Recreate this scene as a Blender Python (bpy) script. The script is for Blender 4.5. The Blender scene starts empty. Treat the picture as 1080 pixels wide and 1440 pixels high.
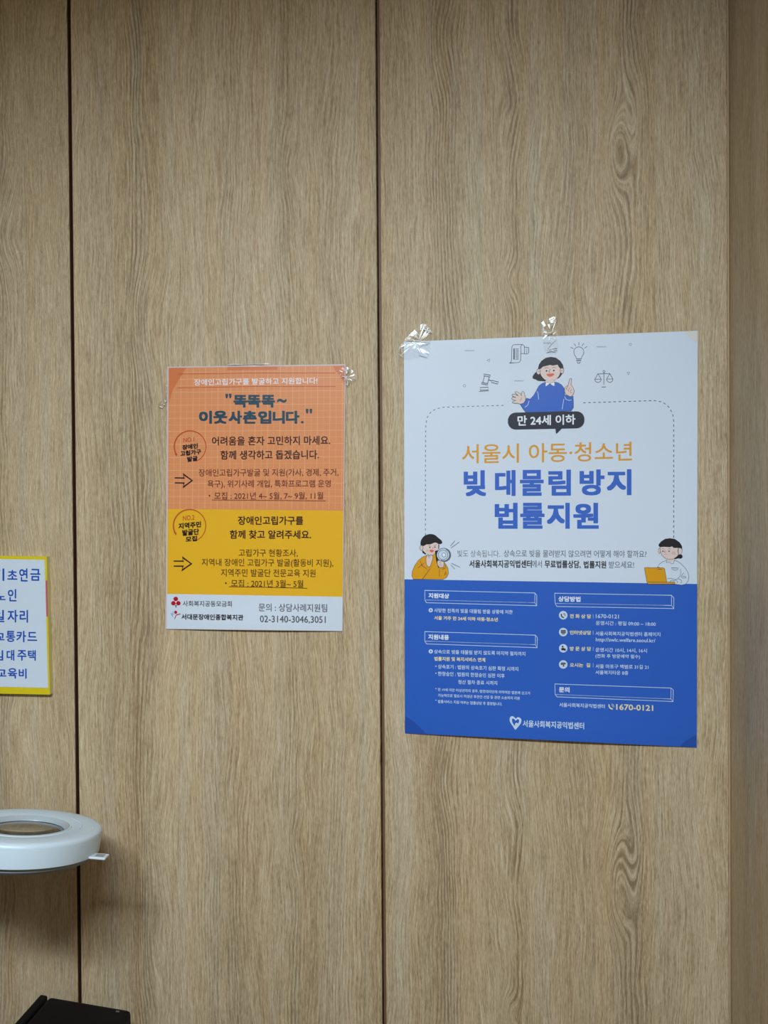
import bpy, bmesh, math, random
from mathutils import Matrix, Vector
from mathutils.geometry import tessellate_polygon

# ------------------------------------------------------------------ camera, world, lights, exposure
sc = bpy.context.scene
COL = sc.collection
F = 1080.0                                   # focal length in pixels of the 1080x1440 frame
CAM = Vector((0.0, -1.156, 1.62))
MC = (Matrix.Rotation(math.radians(9.8), 3, 'Z') @ Matrix.Rotation(math.radians(89.4), 3, 'X')
      @ Matrix.Rotation(math.radians(-0.4), 3, 'Z'))
cd = bpy.data.cameras.new('camera')
cam = bpy.data.objects.new('camera', cd)
COL.objects.link(cam)
cam.matrix_world = Matrix.Translation(CAM) @ MC.to_4x4()
cd.sensor_fit = 'VERTICAL'
cd.sensor_height = 24.0
cd.lens = 24.0 * F / 1440.0
cd.clip_start = 0.02
sc.camera = cam

world = bpy.data.worlds.new('room_air')
sc.world = world
world.use_nodes = True
world.node_tree.nodes['Background'].inputs[0].default_value = (0.8, 0.9, 1.0, 1)
world.node_tree.nodes['Background'].inputs[1].default_value = 0.03

def area(name, loc, sx, sy, power, color, rot=(0, 0, 0)):
    l = bpy.data.lights.new(name, 'AREA')
    l.shape = 'RECTANGLE'; l.size = sx; l.size_y = sy
    l.energy = power; l.color = color
    o = bpy.data.objects.new(name, l)
    o.location = loc; o.rotation_euler = rot
    COL.objects.link(o)
    return o
CEIL = 2.528
area('ceiling_panel_light', (-0.34, -1.50, CEIL - 0.03), 1.15, 0.20, 57, (0.76, 0.89, 1.0))
area('far_ceiling_panel_light', (0.2, -3.9, CEIL - 0.03), 1.2, 0.6, 2, (0.76, 0.89, 1.0))

sc.view_settings.view_transform = 'Standard'
sc.view_settings.look = 'None'
sc.view_settings.gamma = 1.0
sc.view_settings.use_curve_mapping = False
sc.view_settings.exposure = 0.0
sc.cycles.caustics_refractive = False

# ------------------------------------------------------------------ measuring helpers: where a sight line meets a real surface
def ray(px, py):
    return MC @ Vector(((px - 540) / F, -(py - 720) / F, -1.0))
def W(px, py, h=0.0):                        # point on the plane h in front of the back wall
    d = ray(px, py); t = (-h - CAM.y) / d.y
    return CAM + d * t
def Z(px, py, z):                            # point on the level plane z
    d = ray(px, py); t = (z - CAM.z) / d.z
    return CAM + d * t

# ------------------------------------------------------------------ materials
def lin(c):
    return tuple((v / 12.92 if v <= 0.04045 else ((v + 0.055) / 1.055) ** 2.4) for v in [x / 255 for x in c])
MATS = {}
def mat(name, rgb, rough=0.5, spec=0.5, metal=0.0, trans=0.0, coat=0.0, linear=False, mottle=0.0, mscale=40):
    if name in MATS: return MATS[name]
    m = bpy.data.materials.new(name); m.use_nodes = True
    nt = m.node_tree; b = nt.nodes['Principled BSDF']
    c = rgb if linear else lin(rgb)
    b.inputs['Base Color'].default_value = (*c, 1)
    b.inputs['Roughness'].default_value = rough
    b.inputs['Specular IOR Level'].default_value = spec
    b.inputs['Metallic'].default_value = metal
    b.inputs['Transmission Weight'].default_value = trans
    b.inputs['Coat Weight'].default_value = coat
    if mottle:
        n = nt.nodes.new('ShaderNodeTexNoise'); n.inputs['Scale'].default_value = mscale
        n.inputs['Detail'].default_value = 3
        tc = nt.nodes.new('ShaderNodeTexCoord'); nt.links.new(tc.outputs['Object'], n.inputs['Vector'])
        mx = nt.nodes.new('ShaderNodeMix'); mx.data_type = 'RGBA'
        mx.inputs['A'].default_value = (*[v * (1 - mottle) for v in c], 1)
        mx.inputs['B'].default_value = (*[min(1, v * (1 + mottle)) for v in c], 1)
        nt.links.new(n.outputs['Fac'], mx.inputs['Factor'])
        nt.links.new(mx.outputs['Result'], b.inputs['Base Color'])
    MATS[name] = m
    return m

def wood(name, seed, feats, bands, axis='X', tint=1.0):
    """Printed oak-like laminate. feats: (x, z, amplitude, half width, half height) swirls of the grain;
    bands: (x, width, strength) vertical zones of bold grain lines."""
    m = bpy.data.materials.new(name); m.use_nodes = True
    nt = m.node_tree; N = nt.nodes; Lk = nt.links; bsdf = N['Principled BSDF']
    def val(v):
        return v
    def mth(op, a, b=None, c=None, clamp=False):
        n = N.new('ShaderNodeMath'); n.operation = op; n.use_clamp = clamp
        for i, v in enumerate((a, b, c)):
            if v is None: continue
            if isinstance(v, (int, float)): n.inputs[i].default_value = v
            else: Lk.new(v, n.inputs[i])
        return n.outputs[0]
    tc = N.new('ShaderNodeTexCoord'); sp = N.new('ShaderNodeSeparateXYZ')
    Lk.new(tc.outputs['Object'], sp.inputs[0])
    x = sp.outputs[axis]; z = sp.outputs['Z']
    def noise(sx, sz, off, detail=2.0, rough=0.5, xin=None):
        cb = N.new('ShaderNodeCombineXYZ')
        Lk.new(mth('MULTIPLY', xin if xin is not None else x, sx), cb.inputs[0])
        Lk.new(mth('MULTIPLY', z, sz), cb.inputs[1])
        cb.inputs[2].default_value = seed * 3.71 + off
        n = N.new('ShaderNodeTexNoise'); n.inputs['Scale'].default_value = 1.0
        n.inputs['Detail'].default_value = detail; n.inputs['Roughness'].default_value = rough
        Lk.new(cb.outputs[0], n.inputs['Vector'])
        return n.outputs['Fac']
    # grain coordinate
    w1 = mth('MULTIPLY', mth('SUBTRACT', noise(7, 2.2, 1.0, 2), 0.5), 0.060)
    w2 = mth('MULTIPLY', mth('SUBTRACT', noise(22, 11.0, 2.0, 2), 0.5), 0.010)
    u = mth('ADD', mth('ADD', x, w1), w2)
    for (fx, fz, A, wx, wz) in feats:
        dx = mth('DIVIDE', mth('SUBTRACT', x, fx), wx); dz = mth('DIVIDE', mth('SUBTRACT', z, fz), wz)
        r2 = mth('ADD', mth('MULTIPLY', dx, dx), mth('MULTIPLY', dz, dz))
        g = mth('EXPONENT', mth('MULTIPLY', r2, -1.0))
        u = mth('ADD', u, mth('MULTIPLY', g, A))
    # bold ring lines, in zones
    zone = mth('MULTIPLY', mth('SUBTRACT', noise(9, 0.9, 5.0, 1, xin=u), 0.52), 2.2, clamp=True)
    for (bx, bw, bs) in bands:
        dx = mth('DIVIDE', mth('SUBTRACT', x, bx), bw)
        g = mth('MULTIPLY', mth('EXPONENT', mth('MULTIPLY', mth('MULTIPLY', dx, dx), -1.0)), bs)
        zone = mth('MAXIMUM', zone, g)
    ringp = mth('ADD', mth('MULTIPLY', u, 2 * math.pi * 175), mth('MULTIPLY', noise(30, 1.5, 8.0, 2, xin=u), 9.0))
    ring = mth('SINE', ringp)
    ring = mth('MULTIPLY', mth('POWER', mth('ADD', mth('MULTIPLY', ring, 0.5), 0.5), 1.8), zone)
    ring = mth('MULTIPLY', ring, mth('ADD', mth('MULTIPLY', noise(60, 14, 9.0, 3), 1.3), 0.1))
    fine = noise(560, 16.0, 11.0, 3, 0.7, xin=u)         # fine straight grain
    fib = noise(1000, 110.0, 13.0, 2, 0.6)                 # short fibres and pores
    brd = noise(16, 0.5, 15.0, 2, 0.5, xin=u)            # broad tonal stripes
    tone = mth('ADD', mth('MULTIPLY', mth('SUBTRACT', brd, 0.5), 0.6), 0.5)
    tone = mth('ADD', tone, mth('MULTIPLY', mth('SUBTRACT', fine, 0.5), 1.7))
    tone = mth('ADD', tone, mth('MULTIPLY', mth('SUBTRACT', fib, 0.5), 1.15))
    tone = mth('SUBTRACT', tone, mth('MULTIPLY', ring, 0.62))
    cr = N.new('ShaderNodeValToRGB'); e = cr.color_ramp.elements
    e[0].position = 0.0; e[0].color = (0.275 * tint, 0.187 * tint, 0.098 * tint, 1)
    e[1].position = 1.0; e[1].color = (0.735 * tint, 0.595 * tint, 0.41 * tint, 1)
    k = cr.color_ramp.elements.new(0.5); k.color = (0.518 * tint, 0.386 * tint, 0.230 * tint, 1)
    Lk.new(tone, cr.inputs[0])
    # slow drift between warmer and greyer stripes
    hue = noise(34, 1.3, 21.0, 1)
    mx = N.new('ShaderNodeMix'); mx.data_type = 'RGBA'; mx.blend_type = 'MULTIPLY'
    mx.inputs['Factor'].default_value = 1.0
    cr2 = N.new('ShaderNodeValToRGB'); e = cr2.color_ramp.elements
    e[0].position = 0.3; e[0].color = (1.0, 0.96, 0.90, 1); e[1].position = 0.7; e[1].color = (0.97, 1.0, 1.04, 1)
    Lk.new(hue, cr2.inputs[0])
    Lk.new(cr.outputs[0], mx.inputs['A']); Lk.new(cr2.outputs[0], mx.inputs['B'])
    Lk.new(mx.outputs['Result'], bsdf.inputs['Base Color'])
    bsdf.inputs['Roughness'].default_value = 0.55
    bsdf.inputs['Specular IOR Level'].default_value = 0.35
    bp = N.new('ShaderNodeBump'); bp.inputs['Strength'].default_value = 0.35; bp.inputs['Distance'].default_value = 0.0006
    Lk.new(tone, bp.inputs['Height']); Lk.new(bp.outputs[0], bsdf.inputs['Normal'])
    return m

# ------------------------------------------------------------------ mesh helpers
def new_obj(name, bm, mats, parent=None, smooth=False):
    me = bpy.data.meshes.new(name)
    bm.normal_update()
    if smooth:
        for f in bm.faces: f.smooth = True
    bm.to_mesh(me); bm.free()
    for m in (mats if isinstance(mats, (list, tuple)) else [mats]): me.materials.append(m)
    o = bpy.data.objects.new(name, me); COL.objects.link(o)
    if parent: o.parent = parent
    return o
def empty(name, loc, rot=(0, 0, 0)):
    o = bpy.data.objects.new(name, None); o.location = loc; o.rotation_euler = rot
    o.empty_display_size = 0.05
    COL.objects.link(o); return o
def tag(o, label=None, cat=None, group=None, kind=None):
    if label: o['label'] = label
    if cat: o['category'] = cat
    if group: o['group'] = group
    if kind: o['kind'] = kind
    return o
def box(bm, x0, x1, y0, y1, z0, z1, bevel=0.0, seg=2):
    vs = [bm.verts.new((x, y, z)) for x in (x0, x1) for y in (y0, y1) for z in (z0, z1)]
    fs = [(0, 1, 3, 2), (4, 6, 7, 5), (0, 4, 5, 1), (2, 3, 7, 6), (0, 2, 6, 4), (1, 5, 7, 3)]
    faces = [bm.faces.new([vs[i] for i in f]) for f in fs]
    if bevel:
        ed = set(e for f in faces for e in f.edges)
        bmesh.ops.bevel(bm, geom=list(ed), offset=bevel, segments=seg, affect='EDGES', profile=0.5)
    return faces
def boxobj(name, x0, x1, y0, y1, z0, z1, m, parent=None, bevel=0.0, seg=2):
    bm = bmesh.new(); box(bm, x0, x1, y0, y1, z0, z1, bevel, seg)
    bmesh.ops.recalc_face_normals(bm, faces=bm.faces[:])
    return new_obj(name, bm, m, parent)

# ------------------------------------------------------------------ the room
X_SEAM1 = (W(104, 720).x + W(104.5, 720).x) / 2
X_SEAM2 = W(534.5, 720).x
X_RIGHT = W(1027, 720).x
XL, YF = -2.4, -4.6
def px_feats(lst):
    out = []
    for (px, py, A, w, h) in lst:
        p = W(px, py); out.append((p.x, p.z, A, w, h))
    return out
def px_bands(lst):
    return [(W(px, 720).x, w, s) for (px, w, s) in lst]
wood_mid = wood('oak_laminate_middle', 1, px_feats([(205, 450, 0.014, 0.03, 0.09), (408, 240, 0.012, 0.02, 0.05),
                (208, 1330, 0.012, 0.02, 0.09), (415, 1190, 0.012, 0.02, 0.05), (300, 930, 0.012, 0.03, 0.12)]),
                px_bands([(196, 0.018, 0.85), (408, 0.012, 0.7), (330, 0.022, 0.45), (475, 0.02, 0.3)]))
wood_right_panel = wood('oak_laminate_right', 4, px_feats([(866, 215, 0.0235, 0.020, 0.075), (866, 1248, 0.0235, 0.020, 0.075), (892, 160, -0.013, 0.014, 0.05), (892, 1193, -0.013, 0.014, 0.05),
                (716, 392, 0.016, 0.016, 0.030), (716, 1425, 0.016, 0.016, 0.030), (728, 130, -0.010, 0.02, 0.06),
                (728, 1165, -0.010, 0.02, 0.06), (622, 60, 0.012, 0.03, 0.06), (622, 1110, 0.012, 0.03, 0.06)]),
                px_bands([(628, 0.024, 0.85), (726, 0.010, 0.9), (885, 0.020, 0.95), (800, 0.012, 0.35)]))
wood_left = wood('oak_laminate_left', 7, px_feats([(2, 330, 0.03, 0.03, 0.08), (40, 700, 0.01, 0.03, 0.1)]),
                px_bands([(2, 0.02, 0.6)]))
wood_side_shaded = wood('oak_laminate_side_shaded', 10, [], [(-0.17, 0.01, 0.6)], axis='Y', tint=0.86)  # same laminate tinted darker, shade of the side wall put into its colour
dark_gap = mat('dark_brown_gap', (44, 20, 10), 0.7, mottle=0.15)
edge_mat = mat('brown_edge_banding', (118, 84, 58), 0.6, mottle=0.12, mscale=60)
edge_warm = mat('warm_edge_banding', (186, 158, 122), 0.55, mottle=0.12, mscale=80)
paint = mat('white_paint', (150, 132, 108), 0.8, mottle=0.03, mscale=6)
ceil_m = mat('ceiling_tile_white', (165, 165, 160), 0.9, mottle=0.04, mscale=30)
floor_m = mat('beige_vinyl', (100, 84, 66), 0.6, mottle=0.1, mscale=8)

wall_back = boxobj('wall_back', XL - 0.1, X_RIGHT + 0.12, 0.0195, 0.08, 0, CEIL, dark_gap); tag(wall_back, kind='structure')
boxobj('panel', XL, X_SEAM1 - 0.0034, 0.0, 0.0194, 0.002, CEIL - 0.002, wood_left, wall_back, 0.0008, 1)
boxobj('panel', X_SEAM1 + 0.0034, X_SEAM2 - 0.0024, 0.0, 0.0194, 0.002, CEIL - 0.002, wood_mid, wall_back, 0.0008, 1)
boxobj('panel', X_SEAM2 + 0.0042, X_RIGHT - 0.0030, 0.0, 0.0194, 0.002, CEIL - 0.002, wood_right_panel, wall_back, 0.0008, 1)
e = boxobj('edge_strip', X_SEAM2 + 0.0002, X_SEAM2 + 0.0040, 0.0035, 0.0194, 0.002, CEIL - 0.002, edge_mat, wall_back)
tag(e, label='brown recessed edge strip in the middle seam')
e = boxobj('edge_strip', X_RIGHT - 0.0028, X_RIGHT - 0.0002, 0.0003, 0.0194, 0.002, CEIL - 0.002, edge_warm, wall_back, 0.0008, 1)
tag(e, label='warm toned edge banding along the right corner')
for sx in (-1, 1):                           # dark strips added over the lit panel edges to darken the left seam
    xs = sorted((X_SEAM1 + sx * 0.00335, X_SEAM1 + sx * 0.0024))
    e = boxobj('edge_strip', xs[0], xs[1], 0.0012, 0.0194, 0.002, CEIL - 0.002, mat('seam_darkening', (86, 54, 36), 0.6), wall_back); tag(e, label='added dark strip that darkens the left seam')
wall_right = boxobj('wall_right', X_RIGHT + 0.02, X_RIGHT + 0.12, YF, 0.0194, 0, CEIL, dark_gap); tag(wall_right, kind='structure')
boxobj('panel', X_RIGHT, X_RIGHT + 0.0199, -0.62, 0.0194, 0.002, CEIL - 0.002, wood_side_shaded, wall_right)
boxobj('panel', X_RIGHT, X_RIGHT + 0.0199, YF, -0.625, 0.002, CEIL - 0.002, wood_side_shaded, wall_right)
tag(boxobj('wall_left', XL - 0.1, XL, YF, 0.0, 0, CEIL, paint), kind='structure')
tag(boxobj('wall_front', XL - 0.1, X_RIGHT + 0.12, YF - 0.1, YF, 0, CEIL, paint), kind='structure')
tag(boxobj('floor', XL - 0.1, X_RIGHT + 0.12, YF - 0.1, 0.08, -0.08, 0, floor_m), kind='structure')
tag(boxobj('ceiling', XL - 0.1, X_RIGHT + 0.12, YF - 0.1, 0.08, CEIL, CEIL + 0.08, ceil_m), kind='structure')

# ------------------------------------------------------------------ flat print on paper
_tc = bpy.data.curves.new('type_setter', 'FONT'); _tc.resolution_u = 3
_to = bpy.data.objects.new('type_setter', _tc); COL.objects.link(_to)
_cache = {}
def glyphs(s):
    if s in _cache: return _cache[s]
    _tc.body = s
    dg = bpy.context.evaluated_depsgraph_get(); dg.update()
    ev = _to.evaluated_get(dg); me = ev.to_mesh()
    v = [(a.co.x, a.co.y) for a in me.vertices]; f = [tuple(p.vertices) for p in me.polygons]
    ev.to_mesh_clear()
    x0 = min(a[0] for a in v); x1 = max(a[0] for a in v); y0 = min(a[1] for a in v); y1 = max(a[1] for a in v)
    v = [((a - x0) / (x1 - x0), (b - y0) / (y1 - y0)) for a, b in v]
    _cache[s] = (v, f); return _cache[s]

def smooth_pts(pts, closed=True, n=5):
    out = []; m = len(pts)
    rng = range(m) if closed else range(m - 1)
    for i in rng:
        if closed: p = [pts[(i + k) % m] for k in (-1, 0, 1, 2)]
        else: p = [pts[max(0, min(m - 1, i + k))] for k in (-1, 0, 1, 2)]
        for j in range(n):
            t = j / n
            out.append(tuple(0.5 * ((2 * p[1][a]) + (-p[0][a] + p[2][a]) * t + (2 * p[0][a] - 5 * p[1][a] + 4 * p[2][a] - p[3][a]) * t * t
                       + (-p[0][a] + 3 * p[1][a] - 3 * p[2][a] + p[3][a]) * t ** 3) for a in (0, 1)))
    if not closed: out.append(pts[-1])
    return out

class Sheet:
    """Print on one sheet: shapes measured in photograph pixels, laid on the paper's own surface."""
    def __init__(s, hfun, slope):
        s.h = hfun; s.slope = slope; s.b = {}; s.order = []
        s.ox = s.oy = 0; s.sc = 1; s.part = 'print'; s.lay = 1; s.auto = True
    def frame(s, ox=0, oy=0, sc=1):
        s.ox, s.oy, s.sc = ox, oy, sc
    def P(s, x, y, lay):
        X, Y = s.ox + x / s.sc, s.oy + y / s.sc
        return W(X, Y, s.h(X, Y) + 0.00008 * lay)
    def bucket(s, m):
        key = s.part
        if key not in s.b: s.b[key] = ([], [], [], []); s.order.append(key)
        b = s.b[key]
        if m not in b[3]: b[3].append(m)
        return b, b[3].index(m)
    def add(s, vs, fs, m, lay):
        b, mi = s.bucket(m); o = len(b[0])
        b[0].extend(s.P(x, y, lay) for x, y in vs)
        for f in fs: b[1].append(tuple(i + o for i in f)); b[2].append(mi)
    def fill(s, pts, m, smooth=False, lay=None, outline=None, ow=0.8):
        lay = lay or s.lay
        if smooth: pts = smooth_pts(pts)
        tri = tessellate_polygon([[Vector((a, b, 0)) for a, b in pts]])
        step = 12 * s.sc; ax = [p[0] for p in pts]; ay = [p[1] for p in pts]
        if max(ax) - min(ax) > 1.4 * step or max(ay) - min(ay) > 1.4 * step:
            bm = bmesh.new(); vv = [bm.verts.new((a, b, 0)) for a, b in pts]
            for t in tri:
                try: bm.faces.new([vv[i] for i in t])
                except ValueError: pass
            for k, (lo, hi) in enumerate(((min(ax), max(ax)), (min(ay), max(ay)))):
                c = lo + step
                while c < hi:
                    bmesh.ops.bisect_plane(bm, geom=bm.verts[:] + bm.edges[:] + bm.faces[:], plane_co=(c, c, 0), plane_no=(1, 0, 0) if k == 0 else (0, 1, 0))
                    c += step
            bm.verts.index_update()
            s.add([(v.co.x, v.co.y) for v in bm.verts], [tuple(v.index for v in f.verts) for f in bm.faces], m, lay); bm.free()
        else:
            s.add(pts, [tuple(t) for t in tri], m, lay)
        if outline: s.stroke(pts, ow, outline, closed=True, lay=lay + 0.5)
    def ell(s, cx, cy, rx, ry, m, lay=None, n=24, rot=0, outline=None, ow=0.8):
        c, q = math.cos(rot), math.sin(rot); pts = []
        for i in range(n):
            a = 2 * math.pi * i / n; u, v = rx * math.cos(a), ry * math.sin(a)
            pts.append((cx + u * c - v * q, cy + u * q + v * c))
        s.fill(pts, m, lay=lay, outline=outline, ow=ow)
    def stroke(s, pts, w, m, closed=False, smooth=False, lay=None, taper=None):
        """w in photograph pixels"""
        lay = lay or s.lay; w = w * s.sc / 2
        if smooth: pts = smooth_pts(pts, closed)
        q = []
        for i in range(len(pts)):
            q.append(pts[i])
            if i < len(pts) - 1 or closed:
                a, b = pts[i], pts[(i + 1) % len(pts)]; k = int(math.hypot(b[0] - a[0], b[1] - a[1]) / (12 * s.sc))
                for j in range(1, k + 1): q.append((a[0] + (b[0] - a[0]) * j / (k + 1), a[1] + (b[1] - a[1]) * j / (k + 1)))
        pts = q
        n = len(pts); vs = []; fs = []
        for i in range(n):
            a = pts[(i - 1) % n] if closed or i else pts[i]; b = pts[(i + 1) % n] if closed or i < n - 1 else pts[i]
            dx, dy = b[0] - a[0], b[1] - a[1]; L = math.hypot(dx, dy) or 1
            k = 1.0
            if closed or 0 < i < n - 1:
                d1 = (pts[i][0] - a[0], pts[i][1] - a[1]); d2 = (b[0] - pts[i][0], b[1] - pts[i][1])
                l1 = math.hypot(*d1) or 1; l2 = math.hypot(*d2) or 1
                cs = (d1[0] * d2[0] + d1[1] * d2[1]) / (l1 * l2)
                k = min(2.0, 1 / math.sqrt(max(0.15, (1 + cs) / 2)))
            ww = w * k * (taper[0] + (taper[1] - taper[0]) * i / (n - 1) if taper else 1)
            nx, ny = -dy / L * ww, dx / L * ww
            vs += [(pts[i][0] + nx, pts[i][1] + ny), (pts[i][0] - nx, pts[i][1] - ny)]
        for i in range(n if closed else n - 1):
            j = (i + 1) % n
            fs.append((2 * i, 2 * i + 1, 2 * j + 1, 2 * j))
        s.add(vs, fs, m, lay)
    def arc(s, cx, cy, r, a0, a1, w, m, n=28, ry=None, lay=None, taper=None):
        ry = ry or r
        pts = [(cx + r * math.cos(math.radians(a0 + (a1 - a0) * i / n)), cy - ry * math.sin(math.radians(a0 + (a1 - a0) * i / n))) for i in range(n + 1)]
        s.stroke(pts, w, m, lay=lay, taper=taper)
    def text(s, t, x0, x1, y0, y1, m, bold=0.0, slope=None, lay=None, yr=None, bx=None):
        """fit the line t into x0..x1, y0..y1 (at its left end; yr = top at its right end)"""
        v, f = glyphs(t); lay = lay or s.lay
        if s.auto and s.part.startswith('lettering'):
            s.part = 'lettering|auto%d' % len(s.b)
        ppy = s.oy + (y0 + y1) / 2 / s.sc
        sl = slope if slope is not None else ((yr - y0) / (x1 - x0) if yr is not None else s.slope(ppy))
        shift = 0 if (slope is None and yr is None) else None
        offs = [(0, 0)]
        b = bold * s.sc
        if bold:
            nn = 8 if bold > 0.6 else 4
            offs = [(b * math.cos(2 * math.pi * k / nn + 0.39), b * math.sin(2 * math.pi * k / nn + 0.39)) for k in range(nn)]
            if bold > 0.7: offs = [(b * p, b * q * 0.8) for p in (-1, 0, 1) for q in (-1, 0, 1)]
            if bold > 5: offs += [(0, 0)] + [(a / 2, c / 2) for a, c in offs[::2]]
        xa, xb, ya, yb = x0 + b, x1 - b, y0 + b, y1 - b
        xc = (x0 + x1) / 2
        base = []
        for a, c in v:
            X = xa + a * (xb - xa); Y = yb - c * (yb - ya)
            Y += sl * ((X - xc) if shift == 0 else (X - x0))
            base.append(s.P(X, Y, lay))
        p0 = s.P(xc, y0, lay); ex = s.P(xc + s.sc, y0, lay) - p0; ey = s.P(xc, y0 + s.sc, lay) - p0
        ex.y = ey.y = 0.0
        bk, mi = s.bucket(m)
        for ci, (ddx, ddy) in enumerate(offs):
            dv = ex * (ddx / s.sc) + ey * (ddy / s.sc); dv.y -= 0.000014 * ci
            o = len(bk[0]); bk[0].extend(p + dv for p in base)
            for q in f: bk[1].append(tuple(i + o for i in q)); bk[2].append(mi)
    def finish(s, parent):
        for key in s.order:
            v, f, mi, ms = s.b[key]
            me = bpy.data.meshes.new(key); me.from_pydata([tuple(p) for p in v], [], f)
            for m in ms: me.materials.append(m)
            me.polygons.foreach_set('material_index', mi)
            nm = key.split('|')[0]
            o = bpy.data.objects.new(nm, me); COL.objects.link(o)
            # all print faces the room
            bm = bmesh.new(); bm.from_mesh(me); bm.normal_update()
            bmesh.ops.reverse_faces(bm, faces=[q for q in bm.faces if q.normal.y > 0]); bm.to_mesh(me); bm.free()
            o.parent = parent

def sheet_mesh(name, corners, hfun, mats, vsplits, nx, parent, thick=0.0003, edge_mat_i=0):
    """corners TL,TR,BR,BL in px; vsplits = [(left v, right v, rows, material index)...] down the sheet"""
    TL, TR, BR, BL = corners
    def pt(u, vL, vR):
        l = (TL[0] + (BL[0] - TL[0]) * vL, TL[1] + (BL[1] - TL[1]) * vL)
        r = (TR[0] + (BR[0] - TR[0]) * vR, TR[1] + (BR[1] - TR[1]) * vR)
        return (l[0] + (r[0] - l[0]) * u, l[1] + (r[1] - l[1]) * u)
    bm = bmesh.new(); rows = []; rm = []
    pl, pr = 0.0, 0.0
    levels = [(0.0, 0.0)]
    for (a, b, n, mi) in vsplits:
        for k in range(1, n + 1):
            levels.append((pl + (a - pl) * k / n, pr + (b - pr) * k / n)); rm.append(mi)
        pl, pr = a, b
    for (a, b) in levels:
        row = []
        for i in range(nx + 1):
            q = pt(i / nx, a, b); row.append(bm.verts.new(W(q[0], q[1], hfun(*q))))
        rows.append(row)
    for j in range(len(levels) - 1):
        for i in range(nx):
            f = bm.faces.new((rows[j][i], rows[j + 1][i], rows[j + 1][i + 1], rows[j][i + 1])); f.material_index = rm[j]; f.smooth = True
    # back side and rim
    back = [[bm.verts.new(v.co + Vector((0, thick, 0))) for v in r] for r in rows]
    for j in range(len(levels) - 1):
        for i in range(nx):
            bm.faces.new((back[j][i + 1], back[j + 1][i + 1], back[j + 1][i], back[j][i])).material_index = edge_mat_i
    R = len(rows) - 1
    loop = [(0, i) for i in range(nx)] + [(j, nx) for j in range(R)] + [(R, i) for i in range(nx, 0, -1)] + [(j, 0) for j in range(R, 0, -1)]
    for k in range(len(loop)):
        a, b = loop[k], loop[(k + 1) % len(loop)]
        bm.faces.new([bm.verts.new(q.co) for q in (rows[a[0]][a[1]], rows[b[0]][b[1]], back[b[0]][b[1]], back[a[0]][a[1]])]).material_index = edge_mat_i
    return new_obj(name, bm, mats, parent)

# inks
white_paper = mat('blue_white_paper', (0.70, 0.765, 0.86), 0.42, 0.4, linear=True)
ink = lambda n, c, r=0.42: mat(n, c, r, 0.4)
I_white = ink('ink_white', (228, 232, 238)); I_black = ink('ink_black', (34, 32, 36)); I_line = ink('ink_line', (62, 68, 82))
I_grey = ink('ink_grey', (105, 112, 122)); I_navy = ink('ink_dark_navy', (44, 46, 60))
I_blue = ink('ink_royal_blue', (60, 106, 200)); I_bandblue = ink('ink_band_blue', (46, 98, 194))
I_orange = ink('ink_orange', (226, 160, 50)); I_mustard = ink('ink_mustard', (228, 160, 22))
I_skin = ink('ink_skin', (232, 208, 200)); I_red = ink('ink_red', (232, 104, 84)); I_hair = ink('ink_hair', (36, 33, 38))
I_cream = ink('ink_cream', (238, 222, 170)); I_pale = ink('ink_pale_blue', (206, 222, 238)); I_cheek = ink('ink_cheek', (228, 186, 172))
I_white2 = ink('ink_bright_white', (238, 242, 248))

# ------------------------------------------------------------------ the large blue and white poster
C2 = ((568, 480.5), (981.3, 465.2), (979.7, 1051.2), (569.3, 1031))
def h2(x, y):
    u = max(0, min(1, (x - 568) / 412)); v = max(0, min(1, (y - 475) / 565))
    bott = math.exp(-((v - 1.02) / 0.10) ** 2) * math.sin(math.pi * min(1, u * 1.0)) ** 1.2 * 0.0055
    top = math.exp(-((v - 0.0) / 0.06) ** 2) * max(0, math.sin(2 * math.pi * u - 0.3)) * 0.0012
    right = math.exp(-((u - 1) / 0.08) ** 2) * math.sin(math.pi * v) * 0.0012
    wav = 0.0008 * (1 + math.sin(v * 9 + u * 2.0)) * math.sin(math.pi * u) ** 0.5
    return 0.0012 + bott + top + right + wav
poster = empty('poster', W(775, 1040, 0.001))
tag(poster, 'large white paper poster with cartoon people, blue heading and blue lower band', 'poster')
def inv(o):                                   # parts are built in world space; keep them there under the empty
    for ch in list(bpy.data.objects):
        if ch.parent == o: ch.matrix_parent_inverse = Matrix.Translation(-Vector(o.location))
vb_l = (814.6 - 480.5) / (1031 - 480.5); vb_r = (821.2 - 465.2) / (1051.2 - 465.2)
sheet_mesh('paper_sheet', C2, h2, [white_paper, I_bandblue], [(vb_l, vb_r, 40, 0), (1, 1, 26, 1)], 44, poster)
S = Sheet(h2, lambda y: -0.039 + (y - 473) * 0.090 / 567)

# little icons on top
S.part = 'line_icon'
def zig(x0, x1, y, n=5, a=3.5):
    pts = [(x0 + (x1 - x0) * i / (2 * n), y + (a if i % 2 else -a)) for i in range(2 * n + 1)]
    S.stroke(pts, 0.45, I_grey)
S.frame(560, 440, 4.696)
S.part='small_zigzag'; zig(440, 502, 249); S.part='small_zigzag|1'; zig(957, 1008, 199); S.part='small_zigzag|2'; zig(767, 828, 449)
S.part='small_triangle'; S.stroke([(586, 313), (604, 304), (602, 322)], 0.45, I_grey, closed=True)
S.part='small_circle'; S.arc(437, 481, 8, 0, 360, 0.5, I_grey, 14)
LW = 0.75; S.part = 'scroll_icon'
S.stroke([(757, 213), (751, 226), (748, 310), (746, 322), (735, 331), (796, 328), (808, 316), (811, 240), (808, 222), (818, 210)], LW, I_line)
S.stroke([(757, 213), (765, 210), (820, 208), (832, 218), (835, 240), (833, 268), (810, 270)], LW, I_line)
S.stroke([(834, 226), (861, 228), (862, 262), (852, 271), (833, 270)], LW, I_line)
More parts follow.
